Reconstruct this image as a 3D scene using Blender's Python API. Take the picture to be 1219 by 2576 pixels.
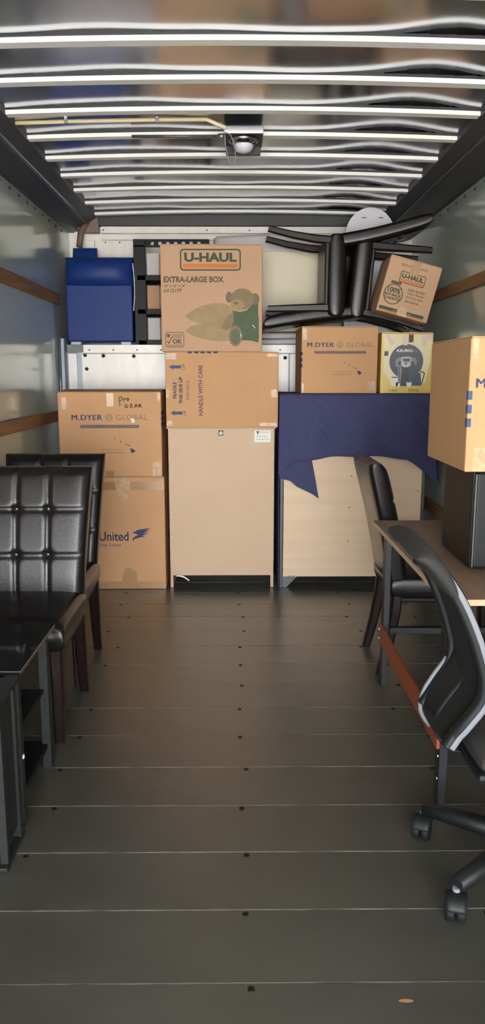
import bpy, bmesh, math, random
from mathutils import Vector, Matrix
random.seed(7)
SC = bpy.context.scene
for o in list(bpy.data.objects):
    bpy.data.objects.remove(o)
COL = SC.collection
R = math.radians

# ------------------------------------------------------------------ camera
cam = bpy.data.cameras.new('camera')
camo = bpy.data.objects.new('camera', cam)
COL.objects.link(camo)
cam.sensor_fit = 'VERTICAL'
cam.sensor_height = 36.0
cam.lens = 36.0 * 1900.0 / 2576.0
cam.clip_start = 0.02
camo.location = (0, 0, 1.33)
camo.rotation_euler = (R(90 - 10.379), 0, R(-0.519))
SC.camera = camo

# ------------------------------------------------------------------ world: overcast daylight
w = bpy.data.worlds.new('world')
SC.world = w
w.use_nodes = True
bg = w.node_tree.nodes['Background']
bg.inputs[0].default_value = (0.97, 0.985, 1.0, 1)
bg.inputs[1].default_value = 3.0
sun = bpy.data.lights.new('sun', 'SUN')
sun.energy = 16.0
sun.angle = R(0.6)
sun.color = (1.0, 0.975, 0.94)
suno = bpy.data.objects.new('sun', sun)
COL.objects.link(suno)
suno.rotation_euler = Vector((0.75, -0.35, -1.1)).to_track_quat('-Z', 'Y').to_euler()   # from front left, lights the lot behind the truck
SC.view_settings.view_transform = 'Standard'
SC.view_settings.look = 'None'
SC.view_settings.gamma = 1.0
SC.view_settings.use_curve_mapping = False
SC.view_settings.exposure = 2.8
REAR = -2.8          # where the open rear of the truck body ends

# ------------------------------------------------------------------ materials
MATS = {}
def lin(c):
    return tuple(((v / 255.0 + 0.055) / 1.055) ** 2.4 if v > 10 else v / 255.0 / 12.92 for v in c)
def mat(name, rgb, rough=0.5, metal=0.0, var=0.0, vscale=6.0, rgb2=None, bump=0.0, bscale=80.0,
        spec=0.5, coat=0.0, stretch=(1, 1, 1), rvar=0.0, alpha=1.0, detail=4.0, wave=0.0, wscale=60.0, crough=0.12, wdir='X'):
    """procedural surface: rgb is 0-255 sRGB albedo; var mixes towards rgb2 by noise"""
    if name in MATS:
        return MATS[name]
    m = bpy.data.materials.new(name)
    m.use_nodes = True
    nt = m.node_tree
    b = nt.nodes['Principled BSDF']
    L = nt.links.new
    c = lin(rgb) + (1,)
    b.inputs['Base Color'].default_value = c
    b.inputs['Roughness'].default_value = rough
    b.inputs['Metallic'].default_value = metal
    b.inputs['Specular IOR Level'].default_value = spec
    b.inputs['Coat Weight'].default_value = coat
    b.inputs['Coat Roughness'].default_value = crough
    b.inputs['Alpha'].default_value = alpha
    if var or bump or rvar or wave:
        tc = nt.nodes.new('ShaderNodeTexCoord')
        mp = nt.nodes.new('ShaderNodeMapping')
        mp.inputs['Scale'].default_value = stretch
        L(tc.outputs['Object'], mp.inputs['Vector'])
        n = nt.nodes.new('ShaderNodeTexNoise')
        n.inputs['Scale'].default_value = vscale
        n.inputs['Detail'].default_value = detail
        L(mp.outputs[0], n.inputs['Vector'])
        if var:
            c2 = lin(rgb2 if rgb2 else tuple(v * 0.6 for v in rgb)) + (1,)
            r = nt.nodes.new('ShaderNodeMapRange')
            r.inputs['From Min'].default_value = 0.35
            r.inputs['From Max'].default_value = 0.7
            r.inputs['To Max'].default_value = var
            L(n.outputs['Fac'], r.inputs['Value'])
            mx = nt.nodes.new('ShaderNodeMix')
            mx.data_type = 'RGBA'
            mx.inputs['A'].default_value = c
            mx.inputs['B'].default_value = c2
            L(r.outputs[0], mx.inputs['Factor'])
            L(mx.outputs['Result'], b.inputs['Base Color'])
        if rvar:
            r2 = nt.nodes.new('ShaderNodeMapRange')
            r2.inputs['To Min'].default_value = max(0.02, rough - rvar)
            r2.inputs['To Max'].default_value = rough + rvar
            L(n.outputs['Fac'], r2.inputs['Value'])
            L(r2.outputs[0], b.inputs['Roughness'])
        if bump:
            n2 = nt.nodes.new('ShaderNodeTexNoise')
            n2.inputs['Scale'].default_value = bscale
            n2.inputs['Detail'].default_value = 3
            L(mp.outputs[0], n2.inputs['Vector'])
            bp = nt.nodes.new('ShaderNodeBump')
            bp.inputs['Strength'].default_value = bump
            bp.inputs['Distance'].default_value = 0.01
            L(n2.outputs['Fac'], bp.inputs['Height'])
            L(bp.outputs[0], b.inputs['Normal'])
        elif wave:
            wv = nt.nodes.new('ShaderNodeTexWave')
            wv.inputs['Scale'].default_value = wscale
            wv.bands_direction = wdir
            wv.inputs['Distortion'].default_value = 0.4
            L(mp.outputs[0], wv.inputs['Vector'])
            bp = nt.nodes.new('ShaderNodeBump')
            bp.inputs['Strength'].default_value = wave
            bp.inputs['Distance'].default_value = 0.004
            L(wv.outputs['Fac'], bp.inputs['Height'])
            L(bp.outputs[0], b.inputs['Normal'])
    MATS[name] = m
    return m

M_PLANK = mat('floor_plank', (80, 79, 71), 0.36, var=0.8, vscale=2.2, rgb2=(62, 61, 55), bump=0.03, bscale=30, stretch=(1, 2.2, 1), rvar=0.05, spec=0.9, coat=0.7, crough=0.3)
M_SEAM = mat('worn_seam', (140, 134, 116), 0.6, var=1.0, vscale=7.0, rgb2=(46, 44, 40), stretch=(1, 3, 1), detail=7)
M_SCREW = mat('screw_head', (40, 36, 32), 0.5, metal=0.5)
M_WALL = mat('wall_paint', (176, 188, 180), 0.12, var=0.3, vscale=2.0, rgb2=(162, 174, 166), bump=0.015, bscale=3, spec=0.6, coat=0.5)
M_WHITE = mat('white_painted_metal', (246, 243, 238), 0.3, var=0.25, vscale=5, rgb2=(205, 200, 194), bump=0.06, bscale=14, stretch=(4, 1, 1), spec=0.6)
M_GREYSTEEL = mat('grey_steel', (66, 68, 71), 0.5, var=0.4, vscale=4, rgb2=(54, 56, 60), metal=0.25)
M_POST = mat('bluegrey_post', (112, 122, 134), 0.4, metal=0.3)
M_ROOF = mat('roof_sheet', (196, 198, 206), 0.17, metal=1.0, bump=0.015, bscale=3.0, rvar=0.05, vscale=3)
M_BOW = mat('roof_bow', (248, 248, 248), 0.5)
M_FLANGE = mat('roof_flange', (60, 62, 66), 0.5, metal=0.4)
M_RAILWOOD = mat('rub_rail_wood', (150, 108, 68), 0.6, var=0.9, vscale=4, rgb2=(106, 72, 44), stretch=(6, 0.5, 6))
M_CARD = mat('cardboard', (206, 160, 118), 0.75, var=0.35, vscale=5, rgb2=(194, 147, 105), wave=0.03, wscale=45, spec=0.25)
M_CARD2 = mat('cardboard_pale', (205, 166, 124), 0.75, var=0.35, vscale=5, rgb2=(190, 150, 110), wave=0.03, wscale=45, spec=0.25)
M_CARD3 = mat('cardboard_grey', (202, 164, 134), 0.75, var=0.35, vscale=5, rgb2=(190, 152, 122), wave=0.03, wscale=45, spec=0.25)
M_TAPE = mat('brown_tape', (178, 138, 96), 0.25, var=0.4, vscale=14, rgb2=(160, 122, 84), coat=0.3)
M_TAPECLEAR = mat('shiny_tape', (206, 172, 134), 0.38, var=0.8, vscale=30, rgb2=(178, 140, 102), bump=0.3, bscale=60, coat=0.1)
M_NAVY = mat('navy_print', (50, 52, 96), 0.7, var=0.35, vscale=60, rgb2=(96, 86, 104))
M_NAVY2 = mat('faded_navy_print', (88, 80, 100), 0.7, var=0.5, vscale=60, rgb2=(140, 115, 100))
M_BROWNINK = mat('brown_print', (128, 104, 84), 0.7, var=0.4, vscale=60, rgb2=(160, 126, 92))
M_FAINT = mat('faint_print', (168, 128, 90), 0.7)
M_BLUEINK = mat('blue_print', (62, 82, 122), 0.7, var=0.3, vscale=40, rgb2=(80, 96, 130))
M_GREENINK = mat('dark_green_print', (58, 76, 60), 0.7, var=0.3, vscale=60, rgb2=(90, 96, 76))
M_OLIVEINK = mat('olive_print', (96, 84, 62), 0.7, var=0.3, vscale=60, rgb2=(122, 104, 78))
M_ORANGE = mat('orange_print', (214, 120, 62), 0.7, var=0.3, vscale=40, rgb2=(206, 132, 80))
M_PAPER = mat('white_paper', (236, 232, 226), 0.6)
M_INK = mat('black_ink', (36, 32, 34), 0.6)
M_LEATHER = mat('black_leather', (26, 23, 23), 0.25, bump=0.06, bscale=160, spec=0.32, rvar=0.06, vscale=10)
M_LEATHERSEAM = mat('black_leather_button', (34, 31, 31), 0.25, spec=0.6)
M_LEGWOOD = mat('espresso_wood', (32, 21, 19), 0.35, var=0.6, vscale=6, rgb2=(22, 15, 14), stretch=(4, 4, 0.6), spec=0.25)
M_FIBRE = mat('fibreboard', (208, 178, 148), 0.55, var=0.4, vscale=4, rgb2=(198, 166, 136), wave=0.02, wscale=50)
M_PINE = mat('pale_laminate', (228, 200, 170), 0.5, var=0.7, vscale=2.2, rgb2=(216, 184, 150), stretch=(0.5, 1, 9))
M_ESPRESSO = mat('espresso_board', (40, 34, 34), 0.4)
M_BLANKET = mat('blue_blanket', (74, 76, 110), 0.9, var=0.35, vscale=40, rgb2=(62, 63, 96), wave=0.5, wscale=9, wdir='DIAGONAL', spec=0.15)
M_BLUEVINYL = mat('blue_upholstery', (27, 56, 124), 0.42, var=0.3, vscale=20, rgb2=(22, 48, 110), bump=0.15, bscale=220, spec=0.25)
M_BLACKPAINT = mat('black_paint', (16, 16, 19), 0.5, spec=0.25)
M_MATTRESS = mat('cream_fabric', (236, 228, 206), 0.85, var=0.4, vscale=3, rgb2=(222, 212, 188), bump=0.12, bscale=14, spec=0.2)
M_WHITEFAB = mat('white_fabric', (220, 216, 220), 0.8, var=0.4, vscale=4, rgb2=(200, 196, 200), bump=0.1, bscale=12)
M_PLASTIC = mat('white_plastic', (216, 216, 228), 0.45)
M_SHADOWSLOT = mat('slot_grey', (120, 120, 130), 0.6)
M_DESK = mat('desk_laminate', (150, 124, 104), 0.4, var=0.8, vscale=3, rgb2=(124, 100, 84), stretch=(9, 0.6, 1))
M_DESKEDGE = mat('desk_edge', (206, 176, 146), 0.5)
M_BLACKMETAL = mat('black_metal', (38, 38, 42), 0.45, metal=0.2)
M_REDWOOD = mat('red_wood', (158, 76, 46), 0.4, var=0.6, vscale=4, rgb2=(134, 62, 38), stretch=(6, 0.6, 6))
M_BLACKPLASTIC = mat('black_plastic', (26, 29, 31), 0.5, spec=0.3)
M_GREYPLASTIC = mat('grey_plastic', (126, 129, 138), 0.5, spec=0.3)
M_MESH = mat('black_mesh', (14, 17, 18), 0.85, bump=0.9, bscale=500)
M_PAD = mat('black_pad', (50, 48, 48), 0.85, bump=0.3, bscale=300)
M_APPL = mat('appliance_black', (40, 33, 29), 0.5, bump=0.1, bscale=300, spec=0.3)
M_SILVER = mat('silver_trim', (170, 172, 178), 0.3, metal=0.8)
M_GLASSTOP = mat('black_glass', (14, 18, 20), 0.05, spec=0.7, coat=0.5)
M_GREYEDGE = mat('grey_worn_metal', (92, 98, 96), 0.45, metal=0.3, var=0.5, vscale=30, rgb2=(60, 64, 64))
M_PERF = mat('perforated_black', (20, 26, 26), 0.6, bump=0.8, bscale=260)
M_DARKEDGE = mat('dark_worn_metal', (38, 42, 40), 0.5, metal=0.0, spec=0.3, var=0.5, vscale=30, rgb2=(28, 31, 30))
M_CHROME = mat('chrome', (200, 204, 210), 0.12, metal=1.0)
M_CABLE = mat('grey_cable', (150, 150, 150), 0.5)
M_CONDUIT = mat('cream_conduit', (226, 212, 176), 0.5)
M_RUST = mat('rusty_gusset', (134, 116, 104), 0.6, metal=0.2, var=0.8, vscale=12, rgb2=(94, 80, 72))
M_GROUND = mat('concrete', (178, 172, 162), 0.9, var=0.5, vscale=3, rgb2=(160, 154, 144))
M_YELLOW = mat('yellow_carton', (226, 196, 104), 0.4, var=0.3, vscale=4, rgb2=(214, 180, 84), coat=0.2)
M_CREAM = mat('cream_print', (240, 226, 180), 0.4)
M_DARKPRINT = mat('charcoal_print', (52, 50, 54), 0.4, var=0.3, vscale=30, rgb2=(70, 68, 76))
M_BLACKPRINT = mat('black_print', (26, 24, 26), 0.4)
M_GREYPRINT = mat('grey_print', (140, 142, 150), 0.4)
M_LIGHTPRINT = mat('light_grey_print', (206, 206, 210), 0.4)
M_STEELPRINT = mat('steel_blue_print', (74, 84, 104), 0.4)
M_REDPRINT = mat('red_print', (196, 70, 60), 0.5)
M_BEAR = mat('taupe_print', (146, 124, 94), 0.7, var=0.6, vscale=26, rgb2=(124, 108, 82))
M_BEARDARK = mat('dark_taupe_print', (112, 104, 82), 0.7, var=0.6, vscale=26, rgb2=(132, 116, 88))
M_SHIRT = mat('green_print', (80, 96, 72), 0.7, var=0.6, vscale=18, rgb2=(94, 106, 78))
M_PILLOW = mat('tan_print', (172, 148, 108), 0.7, var=0.7, vscale=14, rgb2=(150, 128, 94))
M_GREENPAD = mat('moss_print', (96, 110, 84), 0.7, var=0.6, vscale=26, rgb2=(112, 112, 84))

# ------------------------------------------------------------------ mesh helpers
class MB:
    def __init__(s):
        s.v = []; s.f = []; s.smooth = set()
    def add(s, vs, fs, smooth=False):
        k = len(s.v)
        s.v += [tuple(p) for p in vs]
        for f in fs:
            if smooth:
                s.smooth.add(len(s.f))
            s.f.append(tuple(i + k for i in f))
        return s
    def box(s, x0, x1, y0, y1, z0, z1):
        vs = [(x, y, z) for z in (z0, z1) for y in (y0, y1) for x in (x0, x1)]
        return s.add(vs, [(0, 2, 3, 1), (4, 5, 7, 6), (0, 1, 5, 4), (2, 6, 7, 3), (0, 4, 6, 2), (1, 3, 7, 5)])
    def bbox(s, x0, x1, y0, y1, z0, z1, b=0.004, seg=2):
        bm = bmesh.new()
        bmesh.ops.create_cube(bm, size=1)
        for v in bm.verts:
            v.co = Vector(((x0 + x1) / 2 + v.co.x * (x1 - x0), (y0 + y1) / 2 + v.co.y * (y1 - y0), (z0 + z1) / 2 + v.co.z * (z1 - z0)))
        b = min(b, (x1 - x0) * .45, (y1 - y0) * .45, (z1 - z0) * .45)
        bmesh.ops.bevel(bm, geom=bm.edges[:], offset=b, segments=seg, affect='EDGES', profile=0.5)
        bm.verts.index_update()
        s.add([v.co[:] for v in bm.verts], [[v.index for v in f.verts] for f in bm.faces])
        bm.free()
        return s
    def prism(s, pts, axis, a0, a1):
        """closed 2D outline extruded along axis ('x': pts are (y,z), 'y': (x,z), 'z': (x,y))"""
        n = len(pts)
        def p3(p, a):
            return {'x': (a, p[0], p[1]), 'y': (p[0], a, p[1]), 'z': (p[0], p[1], a)}[axis]
        vs = [p3(p, a0) for p in pts] + [p3(p, a1) for p in pts]
        fs = [(i, (i + 1) % n, n + (i + 1) % n, n + i) for i in range(n)]
        fs += [tuple(range(n))[::-1], tuple(range(n, 2 * n))]
        return s.add(vs, fs)
    def tube(s, path, r, seg=8, flat=None, smooth=True):
        """round (or flattened) tube along 3D path; r float or list; flat=(ru,rv,up)"""
        path = [Vector(p) for p in path]
        n = len(path)
        rs = r if isinstance(r, (list, tuple)) else [r] * n
        vs = []
        ref = Vector(flat[2]) if flat else None
        prev = None
        for i, p in enumerate(path):
            d = (path[min(i + 1, n - 1)] - path[max(i - 1, 0)]).normalized()
            if ref is not None:
                u = ref - d * ref.dot(d)
            elif prev is None:
                u = Vector((0, 0, 1)) if abs(d.z) < 0.9 else Vector((1, 0, 0))
                u = u - d * u.dot(d)
            else:
                u = prev - d * prev.dot(d)
            u.normalize(); prev = u
            v = d.cross(u)
            for k in range(seg):
                a = 2 * math.pi * (k + 0.5) / seg
                if flat:
                    ca, sa = math.cos(a), math.sin(a)
                    e = 0.55
                    cu = math.copysign(abs(ca) ** e, ca) * flat[0] * rs[i]
                    cv = math.copysign(abs(sa) ** e, sa) * flat[1] * rs[i]
                    vs.append(p + u * cu + v * cv)
                else:
                    vs.append(p + u * math.cos(a) * rs[i] + v * math.sin(a) * rs[i])
        fs = []
        for i in range(n - 1):
            for k in range(seg):
                a = i * seg + k; b = i * seg + (k + 1) % seg
                fs.append((a, b, b + seg, a + seg))
        s.add(vs, fs, smooth)
        k0 = len(s.v) - len(vs)
        s.f.append(tuple(k0 + k for k in range(seg))[::-1])
        s.f.append(tuple(k0 + (n - 1) * seg + k for k in range(seg)))
        return s
    def lathe(s, prof, c=(0, 0, 0), seg=16, axis='z'):
        vs = []
        for (r, h) in prof:
            for k in range(seg):
                a = 2 * math.pi * k / seg
                x, y = r * math.cos(a), r * math.sin(a)
                p = {'z': (x, y, h), 'y': (x, h, y), 'x': (h, x, y)}[axis]
                vs.append((p[0] + c[0], p[1] + c[1], p[2] + c[2]))
        fs = []
        for i in range(len(prof) - 1):
            for k in range(seg):
                a = i * seg + k; b = i * seg + (k + 1) % seg
                fs.append((a, b, b + seg, a + seg))
        s.add(vs, fs, True)
        k0 = len(s.v) - len(vs)
        s.f.append(tuple(k0 + k for k in range(seg))[::-1])
        s.f.append(tuple(k0 + (len(prof) - 1) * seg + k for k in range(seg)))
        return s
    def grid(s, fn, nu, nv, smooth=True):
        vs = [fn(i / nu, j / nv) for j in range(nv + 1) for i in range(nu + 1)]
        fs = [(j * (nu + 1) + i, j * (nu + 1) + i + 1, (j + 1) * (nu + 1) + i + 1, (j + 1) * (nu + 1) + i) for j in range(nv) for i in range(nu)]
        return s.add(vs, fs, smooth)
    def cushion(s, fn, nu=20, nv=20, e=0.28, p=6):
        """closed puffy slab: fn(u,v,side) -> point with side in [-1,1]; u,v in [-1,1]"""
        def m(t):
            return math.sin(t * math.pi / 2) if abs(t) < 1 else float(t)
        def th(u, v):
            return (max(0.0, 1 - abs(u) ** p) ** e) * (max(0.0, 1 - abs(v) ** p) ** e)
        for sd in (1, -1):
            def g(a, b, sd=sd):
                u, v = m(2 * a - 1), m(2 * b - 1)
                return fn(u, v, sd * th(u, v))
            k = len(s.f)
            s.grid(g, nu, nv)
            if sd < 0:
                for i in range(k, len(s.f)):
                    s.f[i] = s.f[i][::-1]
        return s
    def mesh(s, name, weld=False, solid=0.0):
        me = bpy.data.meshes.new(name)
        me.from_pydata(s.v, [], s.f)
        sm = [i in s.smooth for i in range(len(s.f))]
        me.polygons.foreach_set('use_smooth', sm)
        bm = bmesh.new(); bm.from_mesh(me)
        if weld:
            bmesh.ops.remove_doubles(bm, verts=bm.verts, dist=1e-5)
        if solid:
            bmesh.ops.solidify(bm, geom=bm.faces[:] + bm.edges[:] + bm.verts[:], thickness=solid)
        bmesh.ops.recalc_face_normals(bm, faces=bm.faces)
        bm.to_mesh(me); bm.free()
        me.update()
        return me

def obj(name, mb, m, parent=None, weld=False, loc=None, label=None, solid=0.0):
    me = mb if isinstance(mb, bpy.types.Mesh) else mb.mesh(name, weld, solid)
    if m is not None and not me.materials:
        me.materials.append(m)
    o = bpy.data.objects.new(name, me)
    COL.objects.link(o)
    if parent is not None:
        o.parent = parent
    if loc is not None:
        o.location = loc
    if label:
        o['label'] = label
    return o
def thing(name, label, cat, loc=(0, 0, 0), rot=None, group=None):
    o = bpy.data.objects.new(name, None)
    COL.objects.link(o)
    o.empty_display_size = 0.05
    o.location = loc
    if rot is not None:
        o.rotation_euler = rot
    o['label'] = label; o['category'] = cat
    if group:
        o['group'] = group
    return o
def tag(o, label, cat, group=None):
    o['label'] = label; o['category'] = cat
    if group:
        o['group'] = group
    return o
def struct(name, mb, m, label):
    o = obj(name, mb, m)
    o['kind'] = 'structure'; o['label'] = label
    return o

# --- flat print helpers: everything lies on the local front plane (x, z) a hair in front of y = 0
def flat(parent, name, pts, m, layer=0, T=None):
    y = -(0.0008 + 0.0005 * layer)
    vs = []
    for p in pts:
        q = Vector((p[0], y, p[1]))
        vs.append((T @ q) if T else q)
    me = bpy.data.meshes.new(name)
    me.from_pydata([tuple(v) for v in vs], [], [tuple(range(len(vs)))])
    return obj(name, me, m, parent)
def flats(parent, name, polys, m, layer=0, T=None):
    y = -(0.0008 + 0.0005 * layer)
    mb = MB()
    for pts in polys:
        vs = [Vector((p[0], y, p[1])) for p in pts]
        if T:
            vs = [T @ q for q in vs]
        mb.add(vs, [tuple(range(len(vs)))])
    me = bpy.data.meshes.new(name)
    me.from_pydata(mb.v, [], mb.f)
    return obj(name, me, m, parent)
def ell(cx, cz, rx, rz, n=28, rot=0):
    c, s = math.cos(rot), math.sin(rot)
    return [(cx + rx * math.cos(a) * c - rz * math.sin(a) * s, cz + rx * math.cos(a) * s + rz * math.sin(a) * c) for a in [2 * math.pi * k / n for k in range(n)]]
def rrect(x0, x1, z0, z1, r, n=5):
    out = []
    for (cx, cz, a0) in ((x1 - r, z1 - r, 0), (x0 + r, z1 - r, 90), (x0 + r, z0 + r, 180), (x1 - r, z0 + r, 270)):
        for k in range(n + 1):
            a = R(a0 + 90 * k / n)
            out.append((cx + r * math.cos(a), cz + r * math.sin(a)))
    return out
def rect(x0, x1, z0, z1):
    return [(x0, z0), (x1, z0), (x1, z1), (x0, z1)]
def ringquads(outer, inner):
    n = len(outer)
    return [[outer[i], outer[(i + 1) % n], inner[(i + 1) % n], inner[i]] for i in range(n)]
def stroke(pts, wd):
    out = []
    for a, b in zip(pts[:-1], pts[1:]):
        dx, dz = b[0] - a[0], b[1] - a[1]
        l = math.hypot(dx, dz) or 1
        nx, nz = -dz / l * wd / 2, dx / l * wd / 2
        ex, ez = dx / l * wd * .3, dz / l * wd * .3
        out.append([(a[0] - nx - ex, a[1] - nz - ez), (b[0] - nx + ex, b[1] - nz + ez), (b[0] + nx + ex, b[1] + nz + ez), (a[0] + nx - ex, a[1] + nz - ez)])
    return out
def text(parent, s, x0, x1, z0, z1, m, bold=0.0, shear=0.0, layer=0, rot=0, name='lettering', T=None, space=1.0):
    """lettering fitted into the box x0..x1, z0..z1 (rot turns it 90 degrees counter-clockwise inside the box)"""
    cu = bpy.data.curves.new('t', 'FONT')
    cu.body = s
    own = 'M' in s      # M closes up when its outline is offset: embolden it with shifted copies instead
    cu.offset = 0.0 if own else bold
    cu.shear = shear
    cu.space_character = space
    cu.resolution_u = 3
    cu.fill_mode = 'FRONT'
    o = bpy.data.objects.new('t', cu)
    COL.objects.link(o)
    dg = bpy.context.evaluated_depsgraph_get()
    me = bpy.data.meshes.new_from_object(o.evaluated_get(dg))
    bpy.data.objects.remove(o); bpy.data.curves.remove(cu)
    xs = [v.co.x for v in me.vertices]; ys = [v.co.y for v in me.vertices]
    ax0, ax1, ay0, ay1 = min(xs), max(xs), min(ys), max(ys)
    y = -(0.0008 + 0.0005 * layer)
    for v in me.vertices:
        u = (v.co.x - ax0) / (ax1 - ax0); t = (v.co.y - ay0) / (ay1 - ay0)
        if rot:
            u, t = 1 - t, u
        q = Vector((x0 + u * (x1 - x0), y, z0 + t * (z1 - z0)))
        v.co = (T @ q) if T else q
    me.name = name
    me.materials.clear()
    if own and bold > 0:
        dx = bold * (z1 - z0) * 0.9
        bm = bmesh.new(); bm.from_mesh(me)
        g0 = bm.verts[:] + bm.edges[:] + bm.faces[:]
        for kx, dy in ((-1, .0001), (1, .0002)):
            g = bmesh.ops.duplicate(bm, geom=g0)['geom']
            bmesh.ops.translate(bm, verts=[e for e in g if isinstance(e, bmesh.types.BMVert)], vec=(dx * kx, -dy, 0))
        bm.to_mesh(me); bm.free()
    return obj(name, me, m, parent)

# ================================================================== THE TRUCK BODY
XL, XR = -1.18, 1.26
YB = 5.66
ZC = 2.425
fl = struct('floor', MB().box(XL - .03, XR + .03, REAR, YB + .1, -0.12, -0.03), M_FLANGE, 'dark worn wooden plank floor of the truck body')
# planks: 0.2345 m wide, running across the truck
plank_me = MB().bbox(XL + .002, XR - .002, 0.0011, 0.2334, -0.03, 0.0, b=0.0015, seg=1).mesh('plank')
plank_me.materials.append(M_PLANK)
seam_me = MB().box(XL + .002, XR - .002, -0.0011, 0.0011, -0.02, -0.0004).mesh('seam')
seam_me.materials.append(M_SEAM)
screw_me = MB().lathe([(0.0085, 0), (0.0085, 0.0012), (0.006, 0.002), (0.002, 0.0012)], seg=10).mesh('screw')
screw_me.materials.append(M_SCREW)
k0 = int((REAR - 1.46) / 0.2345)
k = k0
while 1.46 + 0.2345 * k < 5.12:
    y = 1.46 + 0.2345 * k
    obj('plank', plank_me, None, fl, loc=(0, y, random.uniform(-.0012, 0)))
    obj('seam', seam_me, None, fl, loc=(0, y, 0))
    if y > 1.2:
        for sx in (-0.86, -0.62 + random.uniform(-.05, .05), 0.028, 0.66 + random.uniform(-.06, .06), 1.0):
            obj('screw', screw_me, None, fl, loc=(sx + random.uniform(-.015, .015), y - 0.018, 0))
    k += 1

obj('dent_highlight', MB().add([(p[0], p[1], .0008) for p in ell(.365, 1.408, .016, .005, 16)], [tuple(range(16))]), M_TAPE, fl, label='pale painted highlight of a dent')  # the glint of a floor dent, painted as a flat pale ellipse
# side walls
def wall(name, x0, x1, label, sgn):
    wl = struct(name, MB().box(x0, x1, REAR, YB + .04, -0.03, 2.47), M_WALL, label)
    xi = x1 if sgn > 0 else x0
    for zz, hh in (((1.78, .067), (1.025, .067), (.46, .067)) if sgn > 0 else ((1.772, .062), (1.025, .067), (.46, .067))):
        a, b = (xi - .002, xi + .028) if sgn > 0 else (xi - .028, xi + .002)
        obj('rub_rail', MB().bbox(a, b, REAR + .02, 5.17, zz, zz + hh, b=0.004), M_RAILWOOD, wl, label='brown wooden rub rail')
    rv = MB().lathe([(0.009, 0), (0.008, 0.006), (0.003, 0.009)], seg=8, axis='x').mesh('rivet')
    rv.materials.append(M_FLANGE)
    y = 3.0
    while y < 5.5:
        o = obj('rivet', rv, None, wl, loc=(xi - .001 if sgn > 0 else xi + .001, y, 2.285))
        if sgn < 0:
            o.scale = (-1, 1, 1)
        y += 0.171
    return wl
wall_l = wall('wall_left', XL - .04, XL, 'glossy pale grey-green truck wall with wooden rub rails, left side', 1)
wall_r = wall('wall_right', XR, XR + .04, 'glossy pale grey-green truck wall with wooden rub rails, right side', -1)

# top rails (cove between wall and roof)
def top_rail(name, xs, lab):
    t = struct(name, MB().prism(xs, 'y', REAR, YB), M_GREYSTEEL, lab)
    return t
tl = top_rail('trim_1', [(XL, 2.312), (-1.150, 2.312), (-1.045, 2.352), (-0.965, 2.398), (-0.965, 2.47), (XL, 2.47)], 'dark grey steel cove rail between left wall and roof')
tr = top_rail('trim_2', [(XR, 2.312), (1.230, 2.312), (1.115, 2.352), (1.036, 2.398), (1.036, 2.47), (XR, 2.47)], 'dark grey steel cove rail between right wall and roof')
obj('rib', MB().tube([(-1.03, 1.0, 2.356), (-1.03, 5.6, 2.356)], .008, 6), M_GREYEDGE, tl)
obj('rib', MB().tube([(1.10, 1.0, 2.356), (1.10, 5.6, 2.356)], .008, 6), M_GREYEDGE, tr)

# roof: backing, wavy mirror-like sheet, roof bows
roof = struct('ceiling', MB().box(XL - .04, XR + .04, REAR, YB + .1, 2.50, 2.54), M_GREYSTEEL, 'shiny sheet metal truck roof with white cross bows')
BOWS = [2.752 + 0.3405 * k for k in range(-17, 9) if 2.752 + 0.3405 * k > REAR + .1]
def camber(x):
    t = (x - 0.04) / 1.1
    return 0.022 * (1 - t * t)
def sheet_z(x, y):
    b = min(abs(y - q) for q in BOWS)
    wv = 0.0015 * math.sin(5.3 * x + 1.1 * y) + 0.0006 * math.sin(14.7 * x - 2 * y + 1.3)
    sag = 0.017 * math.exp(-((x - 0.74) / 0.20) ** 2) + 0.004 * math.exp(-((x + .55) / 0.3) ** 2)
    pill = 0.002 * (1 - math.exp(-(b / 0.05) ** 2))
    return ZC - 0.003 + camber(x) + wv + sag - pill
sh = MB()
Y0s, Y1s = REAR, YB
sh.grid(lambda a, b: (-1.02 + a * 2.11, Y0s + b * (Y1s - Y0s), sheet_z(-1.02 + a * 2.11, Y0s + b * (Y1s - Y0s))), 110, 330)
obj('roof_sheet', sh, M_ROOF, roof)
def bow(y):
    mb = MB()
    n = 24
    vs = []
    # bright hat section
    for i in range(n + 1):
        x = -1.02 + 2.11 * i / n
        z = ZC + camber(x) - 0.004
        vs += [(x, y, z - 0.022), (x, y, z - 0.005), (x, y + 0.045, z - 0.005), (x, y + 0.045, z - 0.022)]
    fs = []
    for i in range(n):
        for k2 in range(4):
            a = i * 4 + k2; b = i * 4 + (k2 + 1) % 4
            fs.append((a, b, b + 4, a + 4))
    mb.add(vs, fs)
    return mb
bow_me = bow(0).mesh('roof_bow')
bow_me.materials.append(M_BOW)
fl_mb = MB()
for i in range(24):
    x0, x1 = -1.02 + 2.11 * i / 24, -1.02 + 2.11 * (i + 1) / 24
    z = ZC + (camber(x0) + camber(x1)) / 2
    fl_mb.box(x0, x1, 0.006, 0.06, z - 0.008, z + .004)
flange_me = fl_mb.mesh('bow_flange'); flange_me.materials.append(M_FLANGE)
for y in BOWS:
    ob = obj('roof_bow', bow_me, None, roof, loc=(0, y, 0))
    obj('bow_flange', flange_me, None, ob)

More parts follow.
